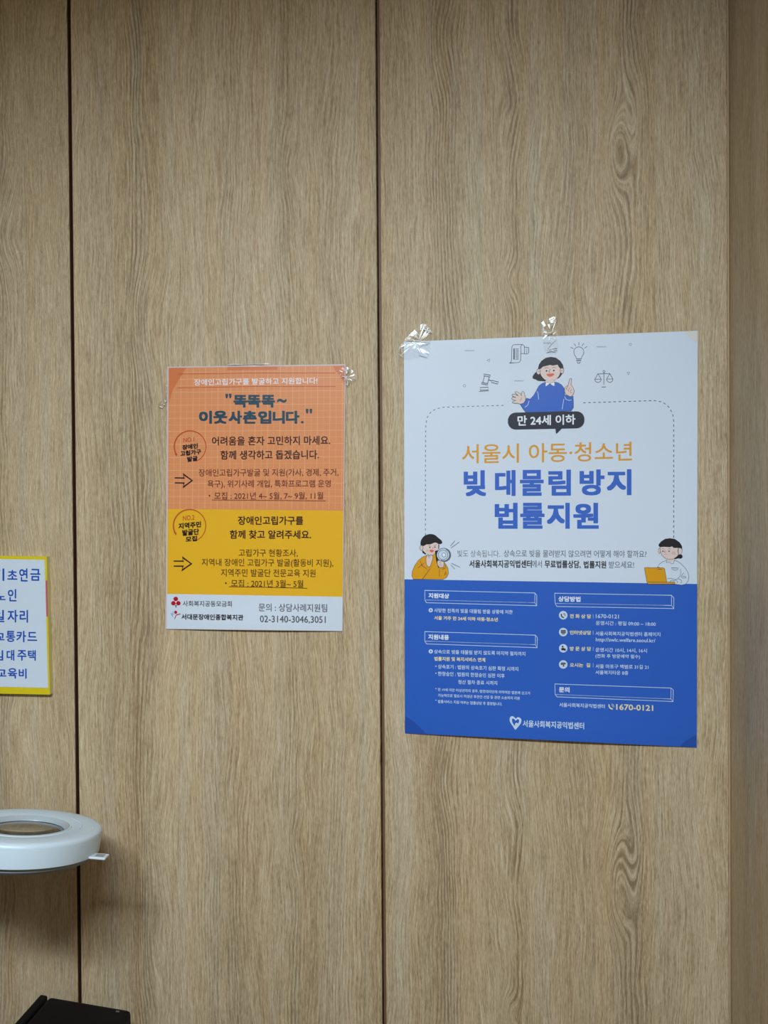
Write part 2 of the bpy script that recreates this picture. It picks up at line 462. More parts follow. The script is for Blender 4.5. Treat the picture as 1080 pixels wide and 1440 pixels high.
S.stroke([(850, 228), (848, 268)], LW * 0.7, I_line)
S.stroke([(765, 235), (765, 308)], 1.8, I_line)
for k in range(9): S.stroke([(774, 238 + 8.6 * k), (796, 237 + 8.6 * k)], 0.7, I_line)
S.part = 'gavel_icon'
S.fill([(566, 404), (609, 412), (606, 423), (564, 415)], white_paper, outline=I_line, ow=LW)
S.fill([(570, 416), (602, 422), (590, 466), (559, 460)], white_paper, outline=I_line, ow=LW)
S.fill([(551, 460), (593, 467), (591, 476), (549, 469)], white_paper, outline=I_line, ow=LW)
S.stroke([(598, 443), (617, 449)], 1.2, I_line)
S.fill([(619, 446), (662, 457), (657, 470), (614, 459)], white_paper, outline=I_line, ow=LW)
S.fill([(541, 494), (594, 491), (594, 509), (541, 511)], white_paper, outline=I_line, ow=LW)
S.stroke([(533, 519), (600, 515)], LW, I_line)
S.frame(770, 440, 4.696)
S.part='small_zigzag|3'; zig(325, 388, 224)
S.part='small_triangle|1'; S.stroke([(526, 393), (542, 393), (534, 408)], 0.45, I_grey, closed=True)
S.part='small_circle|1'; S.arc(547, 208, 8, 0, 360, 0.5, I_grey, 14)
S.part='light_bulb_icon'; S.stroke([(189, 304), (189, 293), (180, 280), (174, 264), (174, 250), (180, 236), (192, 227), (207, 224), (222, 228), (234, 238), (240, 254), (238, 270), (230, 283), (224, 294), (224, 304)], LW, I_line, closed=True)
for q in ((207, 193, 207, 215), (175, 202, 186, 219), (239, 200, 228, 219), (152, 226, 170, 236), (262, 221, 244, 233)):
    S.stroke([q[:2], q[2:]], LW, I_line)
S.stroke([(190, 315), (222, 314)], 1.3, I_line)
S.arc(206, 323, 10, 180, 360, 0.9, I_line, 10)
S.part='scales_icon'; S.stroke([(372, 394), (372, 475)], LW, I_line); S.arc(373, 387, 7, 0, 360, LW, I_line, 14)
S.stroke([(332, 403), (411, 401)], LW, I_line); S.stroke([(357, 490), (386, 489)], LW * 1.2, I_line)
for cx, cy in ((333, 438), (411, 437)):
    S.stroke([(cx - 21, cy), (cx, cy - 36), (cx + 21, cy)], LW, I_line)
    S.stroke([(cx - 22, cy), (cx + 22, cy)], LW, I_line)
    S.arc(cx, cy, 21, 180, 360, LW, I_line, 14)
S.frame()

# dashed frame
S.part = 'dashed_frame'
def dashed(pts, pitch, on, w, m):
    seg = [0]
    for a, b in zip(pts, pts[1:]): seg.append(seg[-1] + math.hypot(b[0] - a[0], b[1] - a[1]))
    def at(d):
        for i in range(len(pts) - 1):
            if d <= seg[i + 1] or i == len(pts) - 2:
                t = (d - seg[i]) / max(1e-6, seg[i + 1] - seg[i]); a, b = pts[i], pts[i + 1]
                return (a[0] + (b[0] - a[0]) * t, a[1] + (b[1] - a[1]) * t)
    d = 0
    while d + on < seg[-1]:
        S.stroke([at(d), at(d + on)], w, m); d += pitch
dashed([(598.2, 753), (598.3, 640), (598.8, 597), (600.5, 588), (605, 580), (613, 575), (624, 572.6), (713, 569.9)], 6.9, 3.2, 0.85, I_line)
S.part='dashed_frame|1'; dashed([(820, 566.4), (921, 563.3), (932, 565.5), (940.5, 572), (946, 582), (947.4, 593), (947.4, 757)], 7.1, 3.6, 1.0, I_line)

# cartoon woman with raised finger
S.part = 'cartoon_woman'
S.frame(700, 490, 8.3077); OL = 0.55
S.lay = 2
S.fill([(452, 278), (425, 300), (407, 328), (412, 352), (440, 362), (470, 378), (520, 382), (560, 378), (560, 300)], I_hair, True)
S.fill([(760, 255), (750, 300), (720, 340), (680, 360), (650, 378), (640, 330), (720, 260)], I_hair, True)
S.lay = 3
S.fill([(556, 395), (515, 410), (478, 440), (450, 495), (420, 548), (378, 592), (335, 580), (318, 612), (262, 655), (290, 700), (325, 746),
        (600, 742), (858, 730), (884, 690), (884, 620), (880, 560), (840, 560), (782, 545), (778, 470), (745, 425), (705, 400), (660, 392)], I_blue, outline=I_line, ow=OL)
S.lay = 4
S.fill([(575, 360), (655, 355), (657, 392), (610, 412), (574, 396)], I_skin)
S.fill([(561, 396), (576, 392), (610, 410), (562, 446), (556, 420)], I_white2, outline=I_line, ow=0.3)
S.fill([(610, 410), (652, 392), (664, 398), (664, 440), (640, 434)], I_white2, outline=I_line, ow=0.3)
S.lay = 5
S.fill([(500, 240), (496, 270), (505, 310), (530, 345), (565, 370), (615, 376), (665, 368), (705, 335), (726, 295), (732, 240), (700, 190), (560, 190)], I_skin, True)
S.ell(476, 272, 22, 33, I_skin, lay=5, outline=I_line, ow=OL); S.ell(750, 258, 22, 34, I_skin, lay=5, outline=I_line, ow=OL)
S.stroke([(470, 271), (492, 271)], 0.5, I_line, lay=6); S.stroke([(735, 262), (758, 258)], 0.5, I_line, lay=6)
S.lay = 6
S.fill([(470, 238), (480, 190), (510, 145), (560, 110), (620, 98), (680, 108), (730, 145), (760, 190), (772, 245), (748, 228), (735, 240), (712, 215), (700, 190), (640, 200),
        (612, 192), (570, 203), (530, 212), (500, 238)], I_hair)
S.ell(570, 262, 10, 10, I_hair); S.ell(655, 258, 10, 10, I_hair)
S.stroke([(545, 232), (565, 227), (592, 229)], 0.5, I_line, smooth=True); S.stroke([(637, 230), (655, 220), (678, 226)], 0.5, I_line, smooth=True)
S.stroke([(614, 242), (600, 265), (600, 280), (612, 279)], 0.55, I_line)
S.fill([(568, 302), (600, 294), (656, 293), (650, 315), (620, 330), (592, 326), (575, 314)], I_red, True)
# hands
S.fill([(322, 560), (305, 510), (290, 500), (276, 516), (276, 555), (262, 530), (232, 508), (205, 503), (200, 516), (222, 535), (238, 552), (200, 536), (168, 534), (165, 552), (212, 575),
        (170, 568), (160, 585), (180, 600), (215, 607), (175, 618), (168, 632), (190, 640), (225, 640), (262, 650), (300, 640), (325, 605)], I_skin, outline=I_line, ow=OL)
S.stroke([(280, 572), (276, 590), (265, 600), (263, 620)], 0.45, I_line, smooth=True)
S.fill([(822, 430), (838, 360), (848, 348), (862, 352), (858, 400), (856, 425), (880, 455), (894, 495), (884, 535), (862, 560), (840, 562), (800, 540), (782, 512), (780, 470), (790, 450)], I_skin, outline=I_line, ow=OL)
S.stroke([(822, 430), (810, 460), (798, 466), (812, 488)], 0.5, I_line, smooth=True)
S.stroke([(846, 460), (830, 475), (825, 492), (832, 505)], 0.5, I_line, smooth=True); S.stroke([(866, 478), (850, 495), (850, 512), (866, 520)], 0.5, I_line, smooth=True)
for pp in ([(460, 500), (472, 540), (478, 598)], [(365, 613), (350, 660), (316, 688)], [(772, 590), (762, 650), (752, 712)], [(782, 560), (795, 590), (830, 606), (860, 602)]):
    S.stroke(pp, 0.8, I_pale, smooth=True)
# bubble
S.part = 'speech_bubble'; S.lay = 8
def rrect(x0, y0, x1, y1, r, dy):
    pts = []
    for (cx, cy, a0) in ((x1 - r, y0 + r, 0), (x0 + r, y0 + r, 90), (x0 + r, y1 - r, 180), (x1 - r, y1 - r, 270)):
        for k in range(9):
            a = math.radians(a0 + 90 * k / 8 * 1.0)
            pts.append((cx + r * math.cos(a), cy - r * math.sin(a)))
    return [(x, y + dy * (x - x0) / (x1 - x0)) for x, y in pts]
S.fill(rrect(118, 751, 1012, 948, 92, -18), I_navy)
S.fill([(672, 930), (680, 994), (690, 993), (757, 925)], I_navy, lay=8)
S.part = 'lettering|0'
S.text('만 24세 이하', 230, 908, 784, 906, I_white2, 0.42, yr=768, lay=9)
S.frame(); S.lay = 1
S.part = 'lettering|1'
S.frame(560, 600, 2.4545)
S.text('서울시 아동·청소년', 220, 807, 61, 128, I_orange, 0.32, yr=51)
S.auto = False; S.part = 'lettering|t2'
BB = I_blue
for t, a, b in (('빚', 226, 303), ('대', 334, 405), ('물', 420, 502), ('림', 518, 596), ('방', 626, 712), ('지', 720, 805)):
    ya = 150 - 4 * (a - 226) / 580
    S.text(t, a, b, ya, ya + 91, BB, 1.45, slope=-0.006)
S.part = 'lettering|t3'
for t, a, b in (('법', 333, 412), ('률', 421, 505), ('지', 513, 592), ('원', 604, 692)):
    ya = 262; S.text(t, a, b, ya, ya + 91, BB, 1.45, slope=0.0)
S.auto = True; S.part = 'lettering|3'
S.text('빛도 상속됩니다.', 205, 351, 426, 450, I_grey, 0, yr=427)
S.text('상속으로 빚을 물려받지 않으려면 어떻게 해야 할까요?', 364, 857, 425, 450, I_grey, 0.08, yr=427)
S.text('서울사회복지공익법센터', 245, 461, 460, 487, I_black, 0.3, yr=460.5)
S.text('에서', 462, 496, 461, 486, I_grey, 0.1, slope=0.005)
S.text('무료법률상담,', 505, 630, 461, 489, I_black, 0.3, slope=0.005)
S.text('법률지원', 640, 718, 463, 489, I_black, 0.3, slope=0.005)
S.text('받으세요!', 727, 814, 464, 489, I_grey, 0.12, slope=0.005)

# boy with megaphone
S.part = 'cartoon_boy'; S.frame(570, 740, 8.3077); S.lay = 2
S.fill([(196, 282), (200, 310), (236, 334), (244, 318), (215, 290)], I_hair)
S.fill([(385, 210), (398, 215), (396, 260), (382, 270)], I_grey)
S.fill([(248, 340), (200, 360), (150, 400), (110, 460), (80, 530), (76, 580), (92, 619), (440, 622), (480, 600), (505, 555), (498, 490), (470, 440), (440, 405), (370, 390), (372, 300), (330, 305), (310, 350)],
       I_mustard, outline=I_line, ow=OL)
S.lay = 3
S.fill([(205, 220), (212, 290), (250, 330), (320, 335), (372, 290), (384, 240), (384, 195), (300, 190)], I_skin)
S.ell(188, 252, 20, 30, I_skin, outline=I_line, ow=OL)
S.lay = 4
S.fill([(186, 225), (176, 205), (185, 160), (220, 115), (280, 92), (340, 100), (385, 135), (425, 170), (428, 200), (405, 208), (388, 208), (350, 190), (290, 212), (250, 212), (215, 230)], I_hair, True)
S.ell(286, 248, 8, 8, I_hair); S.ell(346, 244, 8, 8, I_hair); S.ell(258, 285, 14, 12, I_cheek)
S.stroke([(272, 228), (302, 234)], 0.5, I_line); S.stroke([(335, 230), (362, 216)], 0.5, I_line); S.stroke([(322, 240), (325, 262), (315, 266)], 0.45, I_line)
S.fill([(284, 278), (310, 274), (334, 282), (325, 300), (305, 306), (290, 296)], I_red, True)
S.lay = 5
S.fill([(240, 370), (262, 330), (272, 330), (274, 350), (300, 335), (322, 345), (322, 380), (302, 440), (290, 472), (262, 474), (244, 440)], I_skin, outline=I_line, ow=OL)
S.stroke([(272, 345), (270, 385)], 0.4, I_line); S.stroke([(290, 350), (285, 390)], 0.4, I_line)
S.fill([(345, 290), (375, 280), (385, 330), (380, 400), (400, 470), (385, 490), (360, 400)], I_hair)
S.fill([(372, 300), (380, 270), (390, 290), (385, 360), (375, 370)], I_mustard)
S.lay = 6
S.ell(448, 335, 82, 78, I_pale, outline=I_line, ow=0.8); S.ell(440, 335, 56, 55, I_pale, lay=7, outline=I_line, ow=0.6)
S.arc(448, 335, 72, -120, 70, 1.8, I_grey, lay=7.8)
S.ell(450, 335, 22, 24, I_white2, lay=8, outline=I_grey, ow=0.7)
S.fill([(372, 412), (390, 398), (440, 408), (455, 425), (445, 480), (400, 486), (376, 450)], I_skin, outline=I_line, ow=OL, lay=7)
for q in ((390, 425, 415, 420), (392, 448, 425, 440), (398, 465, 428, 462)): S.stroke([q[:2], q[2:]], 0.4, I_line, lay=8)
for pp in ([(175, 405), (190, 450), (145, 490)], [(215, 430), (190, 455), (225, 480), (258, 505)], [(292, 490), (200, 618)], [(398, 500), (398, 590)], [(470, 450), (465, 490), (430, 505)], [(470, 530), (460, 570), (482, 550)]):
    S.stroke(pp, 0.5, I_line, lay=7)
for q in ((528, 230, 580, 170), (532, 254, 630, 184), (540, 433, 640, 480), (532, 452, 578, 500)): S.stroke([q[:2], q[2:]], 0.55, I_line)

# woman with laptop
S.part = 'cartoon_laptop_woman'; S.frame(890, 740, 10.8); S.lay = 2
S.fill([(372, 622), (410, 570), (450, 540), (510, 520), (600, 515), (650, 520), (720, 560), (790, 630), (835, 700), (850, 770), (840, 830), (800, 880), (740, 892), (640, 880), (500, 850), (480, 640)], white_paper, outline=I_line, ow=OL)
S.lay = 3
S.fill([(615, 495), (680, 440), (735, 430), (755, 465), (730, 492), (690, 488), (640, 500)], I_hair, True)
S.fill([(412, 300), (414, 380), (440, 440), (500, 492), (560, 505), (620, 496), (670, 460), (690, 436), (690, 330), (560, 290)], I_skin, outline=I_line, ow=OL)
S.ell(715, 378, 34, 52, I_skin, outline=I_line, ow=0.4); S.ell(400, 375, 14, 42, I_skin, outline=I_line, ow=0.4, lay=2.9)
S.fill([(510, 496), (630, 496), (628, 520), (570, 545), (512, 515)], I_skin)
S.lay = 4
S.fill([(390, 300), (392, 275), (430, 230), (490, 192), (560, 182), (640, 195), (710, 245), (745, 300), (752, 370), (738, 338), (700, 328), (620, 330), (596, 305), (560, 318), (470, 312), (415, 318)], I_hair)
S.ell(456, 380, 10, 11, I_hair); S.ell(550, 380, 10, 11, I_hair); S.ell(618, 408, 32, 26, I_cheek)
S.stroke([(436, 348), (455, 340), (478, 350)], 0.45, I_line, smooth=True); S.stroke([(536, 350), (556, 338), (574, 350)], 0.45, I_line, smooth=True)
S.stroke([(497, 365), (480, 388), (482, 396), (498, 392)], 0.45, I_line); S.stroke([(478, 424), (495, 428), (517, 420)], 0.5, I_red)
S.stroke([(520, 512), (508, 555), (548, 542), (580, 568), (615, 568), (632, 515)], 0.45, I_line)
S.fill([(585, 632), (690, 635), (688, 655), (640, 670), (592, 652)], I_pale, outline=I_line, ow=0.45)
for pp in ([(728, 650), (718, 755), (682, 788)], [(772, 705), (740, 750), (742, 780), (800, 785), (800, 765), (750, 758)], [(520, 800), (570, 790), (640, 812), (678, 840), (668, 862)], [(640, 810), (700, 800), (740, 830), (735, 860), (715, 858)], [(560, 850), (585, 822), (640, 828)]):
    S.stroke(pp, 0.5, I_line, smooth=True)
S.fill([(176, 640), (182, 628), (455, 630), (480, 640), (515, 848), (640, 848), (640, 878), (232, 880), (215, 860)], I_mustard, outline=I_line, ow=OL, lay=5)
S.stroke([(225, 850), (515, 850)], 0.6, I_line, lay=6); S.stroke([(382, 653), (440, 653)], 0.8, I_line, lay=6)

# lower blue band
S.lay = 1
def board(pts_front, dep):
    a, b, c, d = pts_front
    bw = 0.75
    S.stroke([a, b, c, d], bw, I_pale, closed=True)
    S.stroke([d, dep[0], dep[1], dep[2], b], bw, I_pale)
    S.stroke([c, dep[1]], bw * 0.8, I_pale)
    S.stroke([(d[0], (d[1] * 1.0)), c], bw, I_pale)
S.part = 'header_frame'
S.frame(590, 820, 6.353)
board(((47, 65), (1030, 88), (1030, 175), (47, 150)), ((62, 175), (1047, 202), (1047, 110)))
S.part='header_frame|1'; board(((47, 433), (1035, 465), (1035, 550), (47, 518)), ((62, 543), (1050, 577), (1052, 487)))
S.part = 'lettering|4'
S.text('지원대상', 80, 265, 88, 134, I_white2, 0.3, yr=93)
S.text('지원내용', 78, 263, 456, 503, I_white2, 0.3, yr=462)
for cy in (242, 610):
    S.ell(100, cy, 19, 19, I_pale); S.stroke([(94, cy - 8), (105, cy), (94, cy + 8)], 0.9, I_bandblue, lay=2)
S.text('사망한 친족의 빚을 대물림 받을 상황에 처한', 130, 832, 224, 262, I_pale, 0.12, yr=240)
S.text('서울 거주 만 24세 이하 아동·청소년', 130, 700, 292, 328, I_cream, 0.22, yr=308)
S.text('상속으로 빚을 대물림 받지 않도록 마지막 절차까지', 130, 945, 592, 630, I_pale, 0.12, yr=613)
S.text('법률지원 및 복지서비스 연계', 132, 587, 656, 694, I_cream, 0.22, yr=667)
S.frame(590, 930, 6)
S.part = 'lettering|5'
S.ell(138, 41, 5, 5, I_pale); S.ell(138, 100, 5, 5, I_pale)
S.text('상속포기 : 법원의 상속포기 심판 확정 시까지', 155, 833, 25, 62, I_pale, 0.12, yr=47)
S.text('한정승인 : 법원의 한정승인 심판 이후', 155, 718, 85, 122, I_pale, 0.12, yr=104)
S.text('청산 절차 종료 시까지', 325, 655, 156, 192, I_pale, 0.12, yr=165)
S.text('*', 133, 143, 224, 236, I_pale, 0.1, slope=0); S.text('*', 133, 143, 322, 334, I_pale, 0.1, slope=0)
S.text('만 19세 미만 미성년자의 경우, 법정대리인에 의하여만 법원에 신고가', 155, 935, 224, 252, I_pale, 0.08, yr=256)
S.text('가능하므로 필요시 미성년 후견인 선임 등 관련 소송까지 지원', 155, 845, 272, 300, I_pale, 0.08, yr=298)
S.text('법률서비스 지원 여부는 법률상담 후 결정됩니다.', 155, 697, 324, 352, I_pale, 0.08, yr=347)
S.part = 'heart_emblem'
S.fill([(812, 482), (790, 464), (770, 466), (760, 484), (764, 512), (782, 540), (804, 575), (812, 574), (836, 548), (856, 518), (858, 490), (842, 474), (826, 472)], I_pale, True, lay=1)
S.fill([(812, 500), (792, 482), (780, 490), (784, 516), (800, 540), (818, 538), (838, 514), (838, 494), (826, 488)], I_bandblue, True, lay=2)
S.ell(818, 532, 13, 13, I_pale, lay=3)
S.part = 'lettering|6'
S.frame()
S.text('서울사회복지공익법센터', 735, 821.5, 1012.5, 1022.3, I_pale, 0.25, yr=1016)
S.frame(775, 825, 6.171)
S.part = 'header_frame|2'
board(((30, 57), (1045, 75), (1045, 163), (35, 145)), ((50, 172), (1065, 190), (1065, 97)))
S.part = 'lettering|7'
S.text('상담방법', 62, 255, 82, 129, I_white2, 0.3, yr=86)
for y0, t, x1 in ((237, '전 화 상 담', 347), (379, '인터넷상담', 347), (519, '방 문 상 담', 347), (661, '오시는  길', 340)):
    S.text(t, 162, x1, y0, y0 + 37, I_cream, 0.22, slope=0.012)
    S.stroke([(365, y0 + 2), (365, y0 + 39)], 0.4, I_pale)
for (t, x0, x1, y0, y1, yr) in (('1670-0121', 388, 588, 238, 273, 242), ('운영시간 : 평일 09:00 ~ 18:00', 388, 908, 296, 333, 306),
        ('서울사회복지공익법센터 홈페이지', 385, 948, 387, 424, 396), ('http://swlc.welfare.seoul.kr/', 388, 905, 442, 484, 452),
        ('운영시간 10시, 14시, 16시', 385, 832, 529, 568, 537), ('(전화 후 방문예약 필수)', 385, 772, 583, 623, 590),
        ('서울 마포구 백범로 31길 21', 385, 845, 672, 709, 680), ('서울복지타운 8층', 385, 670, 725, 761, 731)):
    S.text(t, x0, x1, y0, y1, I_pale, 0.1, yr=yr)
S.part = 'round_icons'
for k, cy in enumerate((248, 394, 535, 675)): S.part = 'round_icon|%d' % k; S.ell(105, cy, 37, 37, I_pale, lay=1)
S.lay = 2
S.part='round_icon|0'; S.stroke([(88, 236), (92, 258), (112, 270)], 1.6, I_navy, smooth=True); S.arc(104, 250, 13, -20, 80, 0.5, I_navy); S.arc(104, 250, 20, -20, 80, 0.5, I_navy)
S.part='round_icon|1'; S.fill([(86, 378), (126, 378), (126, 402), (86, 402)], I_grey, outline=I_navy, ow=0.5); S.stroke([(94, 410), (118, 410)], 1.0, I_navy)
S.part='round_icon|2'; S.ell(100, 520, 7, 8, I_navy); S.fill([(88, 552), (90, 532), (112, 530), (114, 552)], I_navy); S.ell(118, 546, 10, 10, I_navy)
S.part='round_icon|3'; S.fill([(84, 668), (90, 660), (120, 660), (128, 670), (112, 674), (112, 692), (104, 692), (104, 676), (88, 678)], I_grey, outline=I_navy, ow=0.5)
S.lay = 1
S.frame(770, 810, 4.696)
S.part = 'header_frame|3'
board(((48, 713), (815, 740), (815, 812), (50, 782)), ((62, 798), (829, 829), (830, 752)))
S.part = 'lettering|8'
S.text('문의', 75, 145, 732, 768, I_white2, 0.3, yr=734)
S.text('서울사회복지공익법센터', 77, 378, 836, 864, I_pale, 0.12, yr=847)
S.text('1670-0121', 453, 698, 845, 884, I_cream, 0.32, yr=853)
S.stroke([(405, 848), (410, 868), (430, 880)], 1.8, I_cream, smooth=True); S.arc(420, 862, 10, -20, 80, 0.6, I_cream); S.arc(420, 862, 18, -20, 80, 0.6, I_cream)
S.frame()
# backing tape showing through at the corners
S.part = 'corner_tape'
tp_d = ink('band_blue_over_tape', (38, 82, 170)); tp_w = ink('paper_over_tape', (222, 222, 214))
S.fill([(569.5, 1007), (580, 1013), (600.5, 1032.3), (569.5, 1030.6)], tp_d)
S.part='corner_tape|1'; S.fill([(955.5, 1049.6), (962, 1043), (972, 1037), (979.4, 1033), (979.2, 1050.8)], tp_d)
S.part='corner_tape|2'; S.fill([(962, 467), (978, 482), (981, 480), (981, 466)], tp_w)
S.finish(poster)
inv(poster)

# ------------------------------------------------------------------ orange and yellow laminated poster
C1 = ((235.2, 515.7), (486, 512.2), (481.8, 887.6), (232.9, 884.6))
def h1(x, y):
    u = max(0, min(1, (x - 234) / 250)); v = max(0, min(1, (y - 514) / 372))
    return 0.0014 + 0.0010 * math.sin(math.pi * u) * (1 + 0.5 * math.sin(v * 7)) + 0.003 * math.exp(-((v - 1) / .08) ** 2) * math.sin(math.pi * u) + 0.0006 * math.exp(-((u - 1) / .1) ** 2) * math.sin(math.pi * v)
p1 = empty('poster', W(358, 887, 0.001))
tag(p1, 'smaller laminated orange and yellow poster with black Korean lines and a white foot', 'poster')
lam = mat('laminate_clear_edge', (214, 200, 206), 0.25, 0.6)
L_or = mat('laminated_orange', (230, 148, 98), 0.32, 0.5, coat=0.25); L_ye = mat('laminated_yellow', (240, 182, 40), 0.32, 0.5, coat=0.25)
L_wh = mat('laminated_white', (0.70, 0.755, 0.83), 0.32, 0.5, coat=0.25, linear=True)
L_grid = mat('laminated_grid_line', (236, 164, 110), 0.32, 0.5); L_grid2 = mat('laminated_bold_grid_line', (242, 178, 124), 0.32, 0.5)
L_teal = mat('laminated_teal', (36, 74, 92), 0.35); L_dk = mat('laminated_dark_brown', (62, 26, 24), 0.35); L_br = mat('laminated_brown', (122, 50, 34), 0.35)
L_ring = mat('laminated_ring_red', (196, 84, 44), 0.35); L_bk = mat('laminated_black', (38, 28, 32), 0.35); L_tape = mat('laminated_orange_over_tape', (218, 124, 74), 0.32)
L_w2 = mat('laminated_letter_white', (248, 232, 232), 0.35); L_red = mat('laminated_emblem_red', (186, 20, 40), 0.35); L_bl = mat('laminated_speck_blue', (60, 110, 190), 0.35)
L_green = mat('laminated_stem_green', (30, 60, 50), 0.35); L_gr = mat('laminated_grey', (88, 86, 96), 0.35)
sheet_mesh('laminate_pouch', C1, h1, [lam], [(1, 1, 30, 0)], 20, p1, 0.0008)
T = Sheet(h1, lambda y: -0.015 + (y - 514) * 0.028 / 372)
def edge(u, v, C=((237.0, 517.2), (484.6, 513.9), (481.2, 887.0), (234.6, 884.0))):
    TL, TR, BR, BL = C
    l = (TL[0] + (BL[0] - TL[0]) * v, TL[1] + (BL[1] - TL[1]) * v); r = (TR[0] + (BR[0] - TR[0]) * v, TR[1] + (BR[1] - TR[1]) * v)
    return (l[0] + (r[0] - l[0]) * u, l[1] + (r[1] - l[1]) * u)
def bandmesh(name, yl0, yr0, yl1, yr1, m, n):
    T.part = name
    def v_at(y, l): return (y - 517.2) / (884 - 517.2) if l else (y - 513.9) / (887 - 513.9)
    nx = 30
    vs = []; fs = []
    for j in range(n + 1):
        a = yl0 + (yl1 - yl0) * j / n; b = yr0 + (yr1 - yr0) * j / n
        for i in range(nx + 1):
            u = i / nx
            pl, pr = edge(0, v_at(a, 1)), edge(1, v_at(b, 0))
            vs.append((pl[0] + (pr[0] - pl[0]) * u, pl[1] + (pr[1] - pl[1]) * u))
    for j in range(n):
        for i in range(nx):
            k = j * (nx + 1) + i; fs.append((k, k + nx + 1, k + nx + 2, k + 1))
    T.add(vs, fs, m, 1)
bandmesh('orange_field', 517.2, 513.9, 715.7, 718.2, L_or, 18)
bandmesh('yellow_field', 715.7, 718.2, 835.2, 839.2, L_ye, 12)
bandmesh('white_foot', 835.2, 839.2, 884.0, 887.0, L_wh, 6)
T.part = 'grid_lines'; T.lay = 2
def VL(y): return (y - 517.2) / 366.8
k = 0; y = 524.3
while y < 714:
    v = VL(y); a, b = edge(0, v), edge(1, v)
    pts = [(a[0] + (b[0] - a[0]) * i / 10, a[1] + (b[1] - a[1]) * i / 10) for i in range(11)]
    T.stroke(pts, 0.75, L_grid2 if k % 2 else L_grid); y += 9.15; k += 1
x = 8.6; k = 0
while x < 247:
    u = x / 247.5
    pts = [edge(u, 0.001 + (0.541 - 0.001) * i / 10) for i in range(11)]
    T.stroke(pts, 0.7, L_grid2 if k % 2 else L_grid); x += 8.75; k += 1
T.part = 'tape_shadow_patch'; T.lay = 3  # backing tape showing through the laminate as darker orange
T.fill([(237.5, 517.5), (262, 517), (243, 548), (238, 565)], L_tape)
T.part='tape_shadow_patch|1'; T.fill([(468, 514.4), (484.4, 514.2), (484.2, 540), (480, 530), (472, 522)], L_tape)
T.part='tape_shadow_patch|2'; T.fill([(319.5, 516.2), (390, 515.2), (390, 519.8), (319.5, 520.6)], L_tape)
T.part = 'rule_line'; T.lay = 4
T.stroke([(249.5, 526), (360, 524.4), (472, 524.4)], 0.7, L_ring); T.part='rule_line|1'; T.stroke([(249.5, 545.4), (360, 543.4), (472, 543.4)], 0.7, L_ring)
T.lay = 5
T.part = 'lettering|10'
T.text('장애인고립가구를 발굴하고 지원합니다!', 273, 446.5, 531.8, 541.2, L_w2, 0.22)
T.auto = False; T.part = 'lettering|11'
T.text('"', 317, 325.5, 553.6, 560.2, L_teal, 0.5)
for i, a in enumerate((328.4, 347.6, 367.6)): T.text('똑', a, a + 19, 555.2 - i * 0.1, 573.2, L_teal, 0.95, slope=0)
T.text('~', 389.5, 403, 560.5, 566.5, L_teal, 0.6)
T.part = 'lettering|t11'
for t, a, b in (('이', 279.8, 298), ('웃', 300, 319.5), ('사', 321.5, 340.5), ('촌', 341.5, 361), ('입', 363, 381.5), ('니', 383.5, 400.5), ('다', 402, 421)):
    T.text(t, a, b, 577.4, 596, L_teal, 0.95, slope=0)
T.text('.', 423, 427, 592, 595.4, L_teal, 0.3); T.text('"', 430, 439, 574.8, 581.4, L_teal, 0.5)
T.auto = True; T.part = 'lettering|12'
T.text('어려움을 혼자 고민하지 마세요.', 298, 464.5, 613.2, 626, L_dk, 0.25)
T.text('함께 생각하고 돕겠습니다.', 310, 448.5, 633, 646, L_dk, 0.25)
T.part = 'lettering|13'
T.text('장애인고립가구발굴 및 지원(가사, 경제, 주거,', 279.3, 475.8, 659.2, 671.4, L_br, 0.1)
T.text('욕구), 위기사례 개입, 특화프로그램 운영', 291.7, 465, 675, 687, L_br, 0.1)
T.text('모집 : 2021년 4~ 5월, 7~ 9월, 11월', 301.3, 454.5, 692, 702.8, L_br, 0.1)
T.ell(294.5, 697, 1.2, 1.2, L_br); T.stroke([(298, 703), (380, 703.6), (458, 704.4)], 0.8, L_br)
T.part = 'lettering|14'
T.text('장애인고립가구를', 334.5, 426.5, 725.8, 738.2, L_dk, 0.3)
T.text('함께 찾고 알려주세요.', 323, 437.5, 745.4, 757.8, L_dk, 0.3)
T.part = 'lettering|15'
L_dy = mat('laminated_brown_on_yellow', (96, 58, 20), 0.35)
T.text('고립가구 현황조사,', 335.7, 418.7, 772.2, 783.2, L_dy, 0.1)
T.text('지역내 장애인 고립가구 발굴(활동비 지원),', 283.7, 468.7, 785.8, 798.2, L_dy, 0.1)
T.text('지역주민 발굴단 전문교육 지원', 310.7, 443.7, 800.3, 811.2, L_dy, 0.1)
T.text('모집 : 2021년 3월~ 5월', 325, 426.5, 815.3, 825.8, L_dy, 0.1)
T.ell(317.6, 820, 1.2, 1.2, L_bk); T.stroke([(322, 825), (380, 826), (432, 827.2)], 0.8, L_bk)
T.part = 'lettering|16'
T.part = 'lettering|a1'
T.text('사회복지공동모금회', 257, 326, 844.9, 853, L_gr, 0.12); T.text('서대문장애인종합복지관', 255, 342.3, 863.6, 872, L_bk, 0.28)
T.text('문의 : 상담사례지원팀', 363.7, 460, 849, 860.2, L_gr, 0.08); T.text('02-3140-3046,3051', 365.5, 458, 866, 877, L_gr, 0.12)
T.part = 'red_emblem'
T.frame(235, 705, 8)
for q in ((97, 1098), (71, 1146), (126, 1146)): T.ell(*q, 26, 25, L_red)
T.ell(98, 1133, 9, 7, L_w2, lay=6); T.fill([(90, 1168), (108, 1168), (100, 1202)], L_green)
T.part = 'figure_emblem'
T.ell(96, 1248, 17, 18, L_red); T.stroke([(84, 1322), (100, 1285), (108, 1275)], 1.0, L_red); T.stroke([(104, 1278), (150, 1266)], 1.2, L_red)
